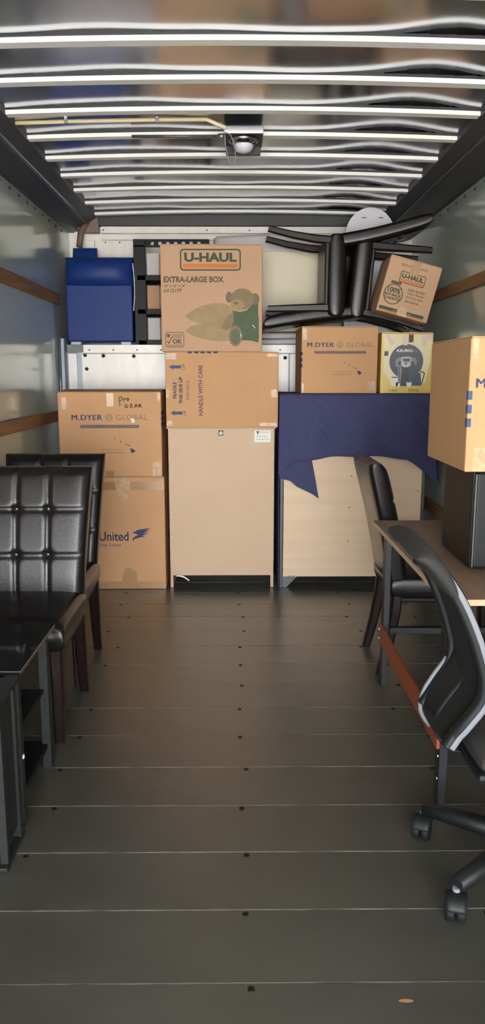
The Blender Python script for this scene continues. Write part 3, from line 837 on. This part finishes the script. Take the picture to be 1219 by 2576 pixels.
# ================================================================== DRESSER
t = thing('dresser', 'dresser with pale unfinished back panel standing under blue blanket', 'dresser', (.72, 4.60, 0))
obj('back_panel', MB().bbox(-.425, .425, 0, .008, .074, 1.185, b=.0015), M_PINE, t)
obj('side_panel', MB().bbox(-.447, -.4265, .004, .44, .0, 1.185, b=.002), M_ESPRESSO, t)
obj('side_panel', MB().bbox(.4265, .447, .004, .44, .0, 1.185, b=.002), M_ESPRESSO, t)
obj('top_board', MB().bbox(-.452, .452, .0, .45, 1.185, 1.205, b=.002), M_ESPRESSO, t)
obj('front_board', MB().bbox(-.4265, .4265, .425, .44, .10, 1.185, b=.002), M_ESPRESSO, t)
obj('bottom_board', MB().bbox(-.4265, .4265, .010, .425, .085, .10, b=.002), M_ESPRESSO, t)
obj('foot_brace', MB().prism([(-.4265, .0), (-.40, .0), (-.33, .074), (-.4265, .074)], 'y', .02, .04), M_GREYEDGE, t)
dot_me = MB().lathe([(.004, .001), (.0036, -.0008), (.001, -.001)], seg=8, axis='y').mesh('screw'); dot_me.materials.append(M_INK)
for (px, py) in ((713, 1250), (713, 1431), (731, 1449), (740, 1449), (883, 1197), (881, 1275), (879, 1360), (1053, 1235), (1050, 1330)):
    obj('screw', dot_me, None, t, loc=(.291 + (px - 712) * .002445 - .72, 0, .804 - (py - 1160) * .002515))

# ================================================================== BLUE MOVING BLANKET
def blanket_pt(u, s):
    """u across 0..1, s along the drop: 0 top-back .. 1 bottom hem"""
    x = .262 + u * .928
    # hem height along the width
    zb = .795 + .05 * math.sin(u * 3.0) + (.004 * math.sin(u * 22))
    if u > .84:
        zb -= (u - .84) * .75
    if u < .10:
        zb -= (0.10 - u) * .6
    top = .40
    rip = .011 * math.sin(u * 19 + 1) + .004 * math.sin(u * 43)
    if s < top:
        return (x, 5.02 - (s / top) * .437, 1.2075)
    q = (s - top) / (1 - top)
    r = .02
    if q < .06:
        a = q / .06 * math.pi / 2
        return (x + .004 * math.sin(u * 9), 4.583 - r * math.sin(a), 1.2075 - r * (1 - math.cos(a)))
    q2 = (q - .06) / .94
    z = 1.1875 - q2 * (1.1875 - zb)
    lean = -.012 * q2 + rip * min(1, q2 * 1.5)
    xx = x + (u - .84) * .25 * q2 * (1 if u > .84 else 0) + (-.004 * q2 if u < .05 else 0)
    return (xx, 4.563 + lean, z)
t = thing('moving_blanket', 'blue quilted moving blanket draped over the dresser', 'blanket', (0, 0, 0))
obj('drape', MB().grid(blanket_pt, 90, 60), M_BLANKET, t, solid=.006)
hem = [blanket_pt(i / 60, 1.0) for i in range(61)]
obj('hem', MB().tube([(p[0], p[1] - .003, p[2]) for p in hem], .006, 6), M_BLANKET, t)
def corner_pt(a, b):
    # folded left corner hanging below the hem to a point
    lx, lz = .258, 0.905
    top = (.258 + a * .195, .86 + .0 * a)
    low = [(.262, .715), (.285, .700), (.33, .690), (.37, .655), (.42, .630), (.47, .605), (.506, .580)]
    f = a * 6; i = min(5, int(f)); fr = f - i
    bot = (low[i][0] + (low[i + 1][0] - low[i][0]) * fr, low[i][1] + (low[i + 1][1] - low[i][1]) * fr)
    x = top[0] + (bot[0] - top[0]) * b; z = top[1] + (bot[1] - top[1]) * b
    y = 4.586 - .030 * b - .012 * math.sin(b * 2.6) * b + .008 * math.sin(a * 7 + b * 2) * b
    return (x, y, z)
obj('folded_corner', MB().grid(corner_pt, 24, 20), M_BLANKET, t, solid=.006)
def side_pt(a, b):
    y = 4.56 + a * .46
    x = .2625 + .002 * math.sin(a * 12) * b - .001 * b + .001 * math.sin(b * 9)
    return (x, y, 1.200 - b * 1.195)
obj('side_drop', MB().grid(side_pt, 24, 30), M_BLANKET, t, solid=.005)
def right_pt(a, b):
    z0 = 1.19 - .47 * a
    return (1.186 + .030 * b + .012 * math.sin(a * 5), 4.555 + .02 * math.sin(b * 5) + b * .10, 1.19 - a * (.50 - .12 * b))
obj('side_drop', MB().grid(right_pt, 16, 10), M_BLANKET, t, solid=.005)

# ================================================================== DINING CHAIRS
def make_chair(label, group=None):
    t = thing('dining_chair', label, 'chair', group=group)
    # seat: thick pad, front is -y
    def seat(u, v, s):
        x = u * .212 * (1 - .02 * v)
        y = -.02 + v * .235
        zt = .062 * (1 + .10 * (1 - u * u) * (1 - v * v))
        return (x, y, .405 + s * zt)
    obj('seat', MB().cushion(seat, 22, 22, e=.22, p=8), M_LEATHER, t, weld=True)
    obj('seat_rail', MB().bbox(-.198, .198, -.225, .195, .335, .365, b=.008), M_LEGWOOD, t)
    def spine(h):
        # h 0..1 bottom to top -> y of the centre plane (leans back)
        return .182 + .118 * h ** 1.35
    seams_x = (-.064, .064)
    def back(u, v, s):
        h = (v + 1) / 2
        z = .405 + .550 * h
        x = u * .235 * (1 - .15 * (1 - h))
        y = spine(h)
        th = .043 * s
        if s > 0:     # front side: tufted
            g = 0
            for sx in seams_x:
                g += .010 * math.exp(-((x - sx) / .007) ** 2)
            for sz in (.61, .79):
                g += .008 * math.exp(-((z - sz) / .007) ** 2)
                for sx in seams_x:
                    g += .012 * math.exp(-(((x - sx) / .018) ** 2 + ((z - sz) / .018) ** 2))
            inn = min(1, (1 - abs(u)) * 7) * min(1, (1 - abs(v)) * 9)
            pil = .006 * inn
            return (x, y - th - pil + g * inn, z)
        return (x, y - th, z)
    obj('backrest', MB().cushion(back, 72, 84, e=.22, p=9), M_LEATHER, t, weld=True)
    bt = MB().lathe([(.011, 0), (.010, -.004), (.006, -.0065), (.001, -.007)], seg=12, axis='y').mesh('button')
    bt.materials.append(M_LEATHERSEAM)
    for sx in seams_x:
        for sz in (.61, .79):
            h = (sz - .405) / .55
            obj('button', bt, None, t, loc=(sx, spine(h) - .043 + .010, sz))
    for sx in (-.178, .178):
        obj('leg', MB().tube([(sx, -.205, .36), (sx, -.208, .2), (sx, -.212, 0)], [1, .9, .72], 8, flat=(.026, .026, (1, 0, 0)), smooth=False), M_LEGWOOD, t)
        obj('leg', MB().tube([(sx, .178, .40), (sx, .188, .28), (sx, .212, .14), (sx, .246, 0)], [1, .95, .85, .72], 8, flat=(.026, .026, (1, 0, 0)), smooth=False), M_LEGWOOD, t)
    return t
def copy_tree(o, parent=None):
    c = o.copy()
    COL.objects.link(c)
    c.parent = parent
    for ch in list(o.children):
        copy_tree(ch, c)
    return c
GC = 'black tufted dining chairs'
ch1 = make_chair('black tufted leather dining chair, front one beside the glass table', GC)
ch1.location = (-.823, 2.80, 0)
ch2 = copy_tree(ch1); ch2['label'] = 'black tufted leather dining chair, rear one in front of the United Van Lines box'
ch2.location = (-.856, 3.30, 0)
ch3 = copy_tree(ch1); ch3['label'] = 'black leather dining chair standing sideways behind the desk'
ch3.location = (.892, 3.395, 0); ch3.rotation_euler = (0, 0, R(90))
def orient(o, loc, cols, tilt=0):
    m = Matrix((cols[0], cols[1], cols[2])).transposed()
    m = Matrix.Rotation(R(tilt), 3, 'Y') @ m
    o.location = loc
    o.rotation_euler = m.to_euler()
ch4 = copy_tree(ch1); ch4['label'] = 'upper upturned black chair, its backrest under the roof corner'
orient(ch4, (.195, 4.86, 1.925), ((0, 1, 0), (0, 0, 1), (1, 0, 0)), 0)
ch5 = copy_tree(ch1); ch5['label'] = 'lower upturned black chair, its backrest lying on the square box'
orient(ch5, (1.152, 4.88, 1.842), ((0, 1, 0), (0, 0, -1), (-1, 0, 0)), 5)

# ================================================================== ATTIC LOAD
ZA = 1.52
t = thing('armchair', 'blue upholstered armchair with rolled arm on the attic shelf', 'armchair', (-.915, 5.265, ZA))
obj('arm_panel', MB().bbox(-.225, .222, .0, .06, .022, .40, b=.012, seg=3), M_BLUEVINYL, t)
def roll(u, v, s):
    return (u * .230, .060 - .105 * s * (1 if s > 0 else .75), .478 + v * .102)
obj('rolled_arm', MB().cushion(roll, 20, 24, e=.5, p=2.4), M_BLUEVINYL, t, weld=True)
obj('body', MB().bbox(-.215, .215, .05, .33, .03, .42, b=.03, seg=3), M_BLUEVINYL, t)
def bk(u, v, s):
    return (-.125 + u * .098 * (1 - .15 * max(0, v)), .22 + s * .085, .36 + v * .305)
obj('backrest', MB().cushion(bk, 18, 18, e=.45, p=3), M_BLUEVINYL, t, weld=True)
for x in (-.17, .17):
    obj('foot', MB().bbox(x - .035, x + .035, .01, .06, 0, .024, b=.004), M_PLASTIC, t)
    obj('foot', MB().bbox(x - .035, x + .035, .27, .32, 0, .034, b=.004), M_PLASTIC, t)
o = obj('foam_strip', MB().grid(lambda a, b: (-.681 + .010 * math.sin(b * 3.1), 5.245 + a * .03, 1.745 + b * .31), 2, 14), M_PLASTIC, solid=.006)
tag(o, 'thin white foam strip tucked at the edge of the blue armchair', 'foam strip')

t = thing('bookcase', 'black open bookcase with slatted top behind the extra large box', 'bookcase', (-.425, 5.27, ZA))
obj('side_panel', MB().bbox(-.255, -.175, 0, .025, 0, .68, b=.003), M_BLACKPAINT, t)
obj('side_panel', MB().bbox(-.255, -.235, .02, .26, 0, .66, b=.003), M_BLACKPAINT, t)
obj('side_panel', MB().bbox(.225, .250, 0, .26, 0, .68, b=.003), M_BLACKPAINT, t)
for z in (0.0, .205, .425):
    obj('shelf', MB().bbox(-.235, .225, .0, .26, z, z + .035, b=.003), M_BLACKPAINT, t)
obj('top_rail', MB().bbox(-.255, .250, 0, .022, .676, .690, b=.002), M_BLACKPAINT, t)
obj('top_rail', MB().bbox(-.255, .250, 0, .022, .640, .652, b=.002), M_BLACKPAINT, t)
for i in range(8):
    obj('slat', MB().bbox(-.17 + i * .052, -.140 + i * .052, .003, .02, .650, .678, b=.001), M_BLACKPAINT, t)
for i, (z, hh) in enumerate(((.035, .17), (.24, .18), (.46, .17))):
    o = obj('parcel', MB().bbox(-.60, -.515, 5.33, 5.50, ZA + z, ZA + z + hh - .02, b=.004), M_WHITEFAB if i != 1 else M_CARD3)
    tag(o, ('pale grey parcel on the bottom shelf of the black bookcase', 'tan parcel on the middle shelf of the black bookcase', 'pale grey parcel on the top shelf of the black bookcase')[i], 'parcel')
    o2 = obj('parcel', MB().bbox(-.512, -.44, 5.32, 5.50, ZA + z, ZA + z + hh - .03, b=.004), M_CARD3)
    tag(o2, ('tan carton on the bottom shelf of the black bookcase', 'tan carton on the middle shelf beside the box edge', 'tan carton on the top shelf of the black bookcase')[i], 'parcel')
t = thing('grey_tube', 'grey wrapped tube standing behind the black bookcase', 'tube', (-.66, 5.575, ZA))
obj('shaft', MB().lathe([(.028, 0), (.028, .70), (.024, .712), (.010, .716)], seg=14), M_GREYPLASTIC, t)
obj('cap', MB().lathe([(.031, .69), (.031, .715), (.020, .722), (.004, .724)], seg=14), M_GREYEDGE, t)

# mattress standing on edge
t = thing('mattress', 'cream mattress standing on edge behind the extra large box', 'mattress', (.30, 5.335, ZA))
def matt(u, v, s):
    x = u * .43; z = .405 + v * .315
    y = .005 - s * .085
    if s > 0:
        d = x * .7 + z * .6
        y -= .004 * math.sin(d * 26) * (1 - u * u) * (1 - v * v) + .004 * math.sin(x * 17 - z * 9) * (1 - u ** 4)
    return (x, y, z)
obj('body', MB().cushion(matt, 50, 50, e=.25, p=8), M_MATTRESS, t, weld=True)
def mcov(u, v, s):
    return (u * .445, .005 - s * .097, .660 + v * .065 - .02 * u * u)
obj('white_cover', MB().cushion(mcov, 30, 14, e=.3, p=5), M_WHITEFAB, t, weld=True)
t = thing('folded_pad', 'white folded pad lying on the attic shelf under black chair back', 'pad', (.45, 5.22, ZA))
for i in range(2):
    def lay(u, v, s, i=i):
        return (u * .46 - .10 + .01 * i, .130 + v * .118, .022 + i * .042 + s * .021 + .002 * math.sin(u * 5))
    obj('layer', MB().cushion(lay, 24, 12, e=.35, p=6), M_WHITEFAB, t, weld=True)
# rounded white plastic board
t = thing('plastic_board', 'white round-topped plastic board with two slots above the upturned chairs', 'board', (.872, 5.125, ZA))
outl = [(-.155, 0), (.155, 0)] + [(.160 * math.cos(a), .690 + .172 * math.sin(a)) for a in [math.pi * i / 24 for i in range(25)]]
obj('panel', MB().prism(outl, 'y', 0, .03), M_PLASTIC, t)
for sx in (-.042, .066):
    pts = [(sx + .014 * math.cos(a), .800 + .020 * math.sin(a)) for a in [math.pi * i / 10 for i in range(11)]]
    sl = obj('slot_recess', MB().prism(pts, 'y', -.001, .0), M_WHITEFAB, t)
    obj('slot', MB().box(sx - .015, sx + .015, -.0025, 0, .797, .8015), M_INK, t)

# ================================================================== RIGHT SIDE: desk, appliance, office chair
t = thing('desk', 'wood-topped desk with black metal legs and red wood stretcher', 'desk', (.58, 1.99, 0))
obj('desktop', MB().bbox(0, .665, 0, 1.14, .702, .72, b=.001), M_DESK, t)
obj('edge_band', MB().box(-.0015, 0, 0, 1.14, .7025, .7195), M_DESKEDGE, t)
obj('edge_band', MB().box(0, .665, -.0015, 0, .7025, .7195), M_DESKEDGE, t)
for y0 in (.155, 1.075):
    for x0 in (.045, .60):
        obj('leg', MB().bbox(x0, x0 + .026, y0, y0 + .05, 0, .702, b=.002), M_BLACKMETAL, t)
    obj('cross_bar', MB().bbox(.075, .60, y0 + .01, y0 + .04, .235, .262, b=.002), M_BLACKMETAL, t)
    obj('top_bar', MB().bbox(.02, .64, y0 + .01, y0 + .04, .672, .702, b=.002), M_BLACKMETAL, t)
obj('side_bar', MB().bbox(.052, .072, .205, 1.075, .676, .700, b=.002), M_BLACKMETAL, t)
obj('side_bar', MB().bbox(.605, .625, .205, 1.075, .676, .700, b=.002), M_BLACKMETAL, t)
obj('stretcher', MB().bbox(.034, .0445, .155, 1.110, .195, .275, b=.002), M_REDWOOD, t, label='red-brown wooden stretcher board')
for (yy, zz) in ((1.095, .255), (1.095, .215), (.17, .165), (.17, .09)):
    obj('screw', MB().lathe([(.004, 0), (.0035, -.002), (.001, -.003)], (.034 if zz > .18 else .045, yy, zz), seg=8, axis='x'), M_PAPER, t)

t = thing('black_appliance', 'black box-shaped appliance with silver-edged front standing on the desk', 'appliance', (.735, 2.285, .72))
obj('casing', MB().bbox(0, .45, .03, .345, .008, .313, b=.006), M_APPL, t)
obj('front_door', MB().bbox(.003, .447, -.0, .028, .010, .311, b=.008, seg=3), M_BLACKPLASTIC, t)
obj('trim', MB().bbox(-.001, .004, -.002, .003, .014, .307, b=.001), M_GREYEDGE, t)
obj('window', MB().bbox(.05, .32, -.002, .0005, .05, .27, b=.001), M_GLASSTOP, t)
obj('handle', MB().bbox(.345, .362, -.022, -.012, .05, .27, b=.004), M_SILVER, t)
for x in (.04, .41):
    for y in (.05, .31):
        obj('foot', MB().lathe([(.012, 0), (.012, .009)], (x, y, 0), 10), M_BLACKPLASTIC, t)

# office chair, facing the right wall
OC = (.775, 1.834)
t = thing('office_chair', 'black mesh-back office chair on casters in front of the desk', 'chair', (OC[0], OC[1], 0))
PROF = [(.430, .905), (.452, .897), (.480, .872), (.525, .805), (.566, .715), (.592, .635), (.600, .590), (.592, .545), (.562, .495), (.535, .450), (.520, .425)]
def smooth_path(pts, n=6):
    out = []
    P_ = [pts[0]] + list(pts) + [pts[-1]]
    for i in range(1, len(P_) - 2):
        p0, p1, p2, p3 = [Vector(q) for q in P_[i - 1:i + 3]]
        for k in range(n):
            t_ = k / n
            out.append(0.5 * ((2 * p1) + (-p0 + p2) * t_ + (2 * p0 - 5 * p1 + 4 * p2 - p3) * t_ ** 2 + (-p0 + 3 * p1 - 3 * p2 + p3) * t_ ** 3))
    out.append(Vector(pts[-1]))
    return out
prof = smooth_path([(a, b, 0) for a, b in PROF], 5)
YN, YF = 1.700 - OC[1], 1.990 - OC[1]
n = len(prof)
def taper(i):     # rails come together a little at top and bottom
    f = i / (n - 1)
    return .022 * (1 - math.sin(math.pi * min(1, f * 1.15)) ** .5)
for s in (-1, 1):
    path = [(p.x - OC[0], (YN + taper(i) if s < 0 else YF - taper(i)), p.y) for i, p in enumerate(prof)]
    rl = obj('side_rail', MB().tube(path, 1.0, 10, flat=(.016, .017, (0, 1, 0))), M_BLACKPLASTIC, t)
    tr_ = [(q[0] + .006, q[1] - .017 , q[2] + .002) for q in path[8:]]
    obj('rail_trim', MB().tube(tr_, 1.0, 8, flat=(.0035, .007, (0, 1, 0))), M_GREYPLASTIC, rl)
def meshback(a, b):
    i = b * (n - 1); i0 = min(n - 2, int(i)); fr = i - i0
    p = prof[i0] * (1 - fr) + prof[i0 + 1] * fr
    y = (YN + taper(i0)) * (1 - a) + (YF - taper(i0)) * a
    return (p.x - OC[0] - .010 * math.sin(math.pi * a), y, p.y)
obj('mesh_back', MB().grid(meshback, 12, 50), M_MESH, t, solid=.003)
def head(u, v, s):
    f = (v + 1) / 2 * .30
    i = f * (n - 1); i0 = int(i); fr = i - i0
    p = prof[i0] * (1 - fr) + prof[i0 + 1] * fr
    return (p.x - OC[0] - .012 - s * .024 * .75, (YN + YF) / 2 + u * (.172 + .012 * (1 - v * v)), p.y + .012 - s * .024 * .6 + .012 * (1 - u * u) * (1 - v) * .5)
obj('top_pad', MB().cushion(head, 20, 16, e=.35, p=4), M_PAD, t, weld=True)
LUM = smooth_path([(.612, .625, 0), (.592, .560, 0), (.552, .500, 0), (.528, .455, 0), (.522, .410, 0), (.542, .372, 0), (.580, .340, 0), (.640, .330, 0)], 4)
def lum(a, b):
    i = b * (len(LUM) - 1); i0 = min(len(LUM) - 2, int(i)); fr = i - i0
    p = LUM[i0] * (1 - fr) + LUM[i0 + 1] * fr
    wd = .075 - .02 * b
    return (p.x - OC[0] - .004, .075 + (a - .5) * 2 * wd, p.y)
lu = obj('lumbar_bracket', MB().grid(lum, 8, 30), M_BLACKPLASTIC, t, solid=.012)
for s in (1,):
    obj('bracket_edge', MB().tube([lum(s, .15 + .6 * k / 16) for k in range(17)], 1.0, 8, flat=(.006, .010, (0, 1, 0))), M_GREYPLASTIC, lu)
def ocseat(u, v, s):
    return (.03 + u * .235, v * .225, .425 + s * .045 - .015 * u * u * (1 if u > 0 else 0) + .008 * u * u)
obj('seat', MB().cushion(ocseat, 20, 20, e=.3, p=5), M_PAD, t, weld=True)
obj('seat_pan', MB().bbox(-.20, .22, -.19, .19, .365, .392, b=.012), M_BLACKPLASTIC, t)
obj('mechanism', MB().bbox(-.15, .10, -.07, .07, .325, .370, b=.012), M_BLACKPLASTIC, t)
obj('gas_column', MB().lathe([(.030, .07), (.030, .22), (.018, .222), (.018, .33)], seg=16), M_BLACKPLASTIC, t)
obj('hub', MB().lathe([(.045, .068), (.050, .085), (.046, .118), (.034, .125)], seg=18), M_BLACKPLASTIC, t)
for k5 in range(5):
    a = R(144 + 72 * k5)
    c, s_ = math.cos(a), math.sin(a)
    RR = .285
    arm = MB().tube([(c * .03, s_ * .03, .098), (c * .15, s_ * .15, .095), (c * RR, s_ * RR, .086)], [1.25, 1.05, .8], 10, flat=(.020, .024, (0, 0, 1)))
    ar = obj('base_arm', arm, M_BLACKPLASTIC, t)
    sa = {0: R(245), 1: R(255)}.get(k5, a + R(60))
    dx, dy = math.cos(sa), math.sin(sa)
    hx, hy = c * RR, s_ * RR
    st = obj('caster', MB().lathe([(.010, .060), (.010, .080)], (hx, hy, 0), 10), M_GREYPLASTIC, t)
    wx, wy = hx + dx * .012, hy + dy * .012
    for sd in (-1, 1):
        px, py = -dy * .013 * sd, dx * .013 * sd
        # wheel: disc whose axle is perpendicular to the rolling direction
        ax = Vector((-dy, dx, 0))
        mb = MB()
        prf = [(.014, -.012), (.030, -.011), (.033, -.006), (.033, .006), (.030, .011), (.014, .012)]
        vs = []
        for (r_, h_) in prf:
            for q in range(18):
                th = math.tau * q / 18
                p_ = Vector((dx * math.cos(th), dy * math.cos(th), math.sin(th))) * r_ + ax * h_
                vs.append((wx + px + p_.x, wy + py + p_.y, .033 + p_.z))
        fs = [(i * 18 + q, i * 18 + (q + 1) % 18, (i + 1) * 18 + (q + 1) % 18, (i + 1) * 18 + q) for i in range(5) for q in range(18)]
        fs += [tuple(range(18))[::-1], tuple(range(90, 108))]
        mb.add(vs, fs, True)
        obj('wheel', mb, M_BLACKPLASTIC, st)
    hood = MB()
    def hoodpt(a_, b_):
        th = R(15) + a_ * R(150)
        p_ = Vector((dx * math.cos(th), dy * math.cos(th), math.sin(th))) * .036 + Vector((-dy, dx, 0)) * (-.026 + b_ * .052)
        return (wx + p_.x, wy + p_.y, .033 + p_.z)
    hood.grid(hoodpt, 12, 4)
    obj('hood', hood, M_BLACKPLASTIC, st, solid=.002)

# ================================================================== LEFT FRONT: end table and rack
t = thing('end_table', 'black glass-topped end table with two shelves beside the dining chairs', 'table', (-.61, 2.03, 0))
obj('glass_top', MB().bbox(-.46, 0, 0, .415, .488, .500, b=.002), M_GLASSTOP, t)
for x0 in (-.050, -.45):
    for y0 in (.36, .03):
        obj('leg', MB().bbox(x0, x0 + .030, y0, y0 + .030, 0, .488, b=.003), M_DARKEDGE if x0 > -.1 else M_BLACKMETAL, t)
obj('shelf', MB().bbox(-.45, -.035, .04, .36, .275, .290, b=.002), M_BLACKPAINT, t)
obj('shelf', MB().bbox(-.45, -.030, .04, .38, .075, .092, b=.002), M_BLACKPAINT, t)
obj('apron', MB().bbox(-.44, -.05, .37, .385, .45, .488, b=.002), M_BLACKPAINT, t)
obj('screw_cap', MB().lathe([(.008, 0), (.007, .003), (.002, .004)], (-.020, .045, .215), seg=12, axis='x'), M_PAPER, t, label='white screw cap')
t = thing('metal_rack', 'black metal rack with perforated side and sled foot, nearest on the left', 'rack', (-.615, 1.85, 0))
obj('top_board', MB().bbox(-.36, .0, .0, .165, .472, .488, b=.002), M_DARKEDGE, t)
for y0 in (.01, .135):
    obj('post', MB().bbox(-.028, -.006, y0, y0 + .022, .012, .472, b=.002), M_DARKEDGE, t)
    obj('post', MB().bbox(-.355, -.333, y0, y0 + .022, .012, .472, b=.002), M_BLACKMETAL, t)
obj('side_mesh', MB().bbox(-.020, -.014, .032, .135, .05, .472, b=.001), M_PERF, t)
obj('side_mesh', MB().bbox(-.347, -.341, .032, .135, .05, .472, b=.001), M_PERF, t)
obj('sled_foot', MB().bbox(-.030, -.004, -.01, .175, 0, .013, b=.003), M_DARKEDGE, t)
obj('sled_foot', MB().bbox(-.357, -.331, -.01, .175, 0, .013, b=.003), M_DARKEDGE, t)
obj('shelf', MB().bbox(-.34, -.022, .01, .155, .20, .212, b=.002), M_BLACKPAINT, t)
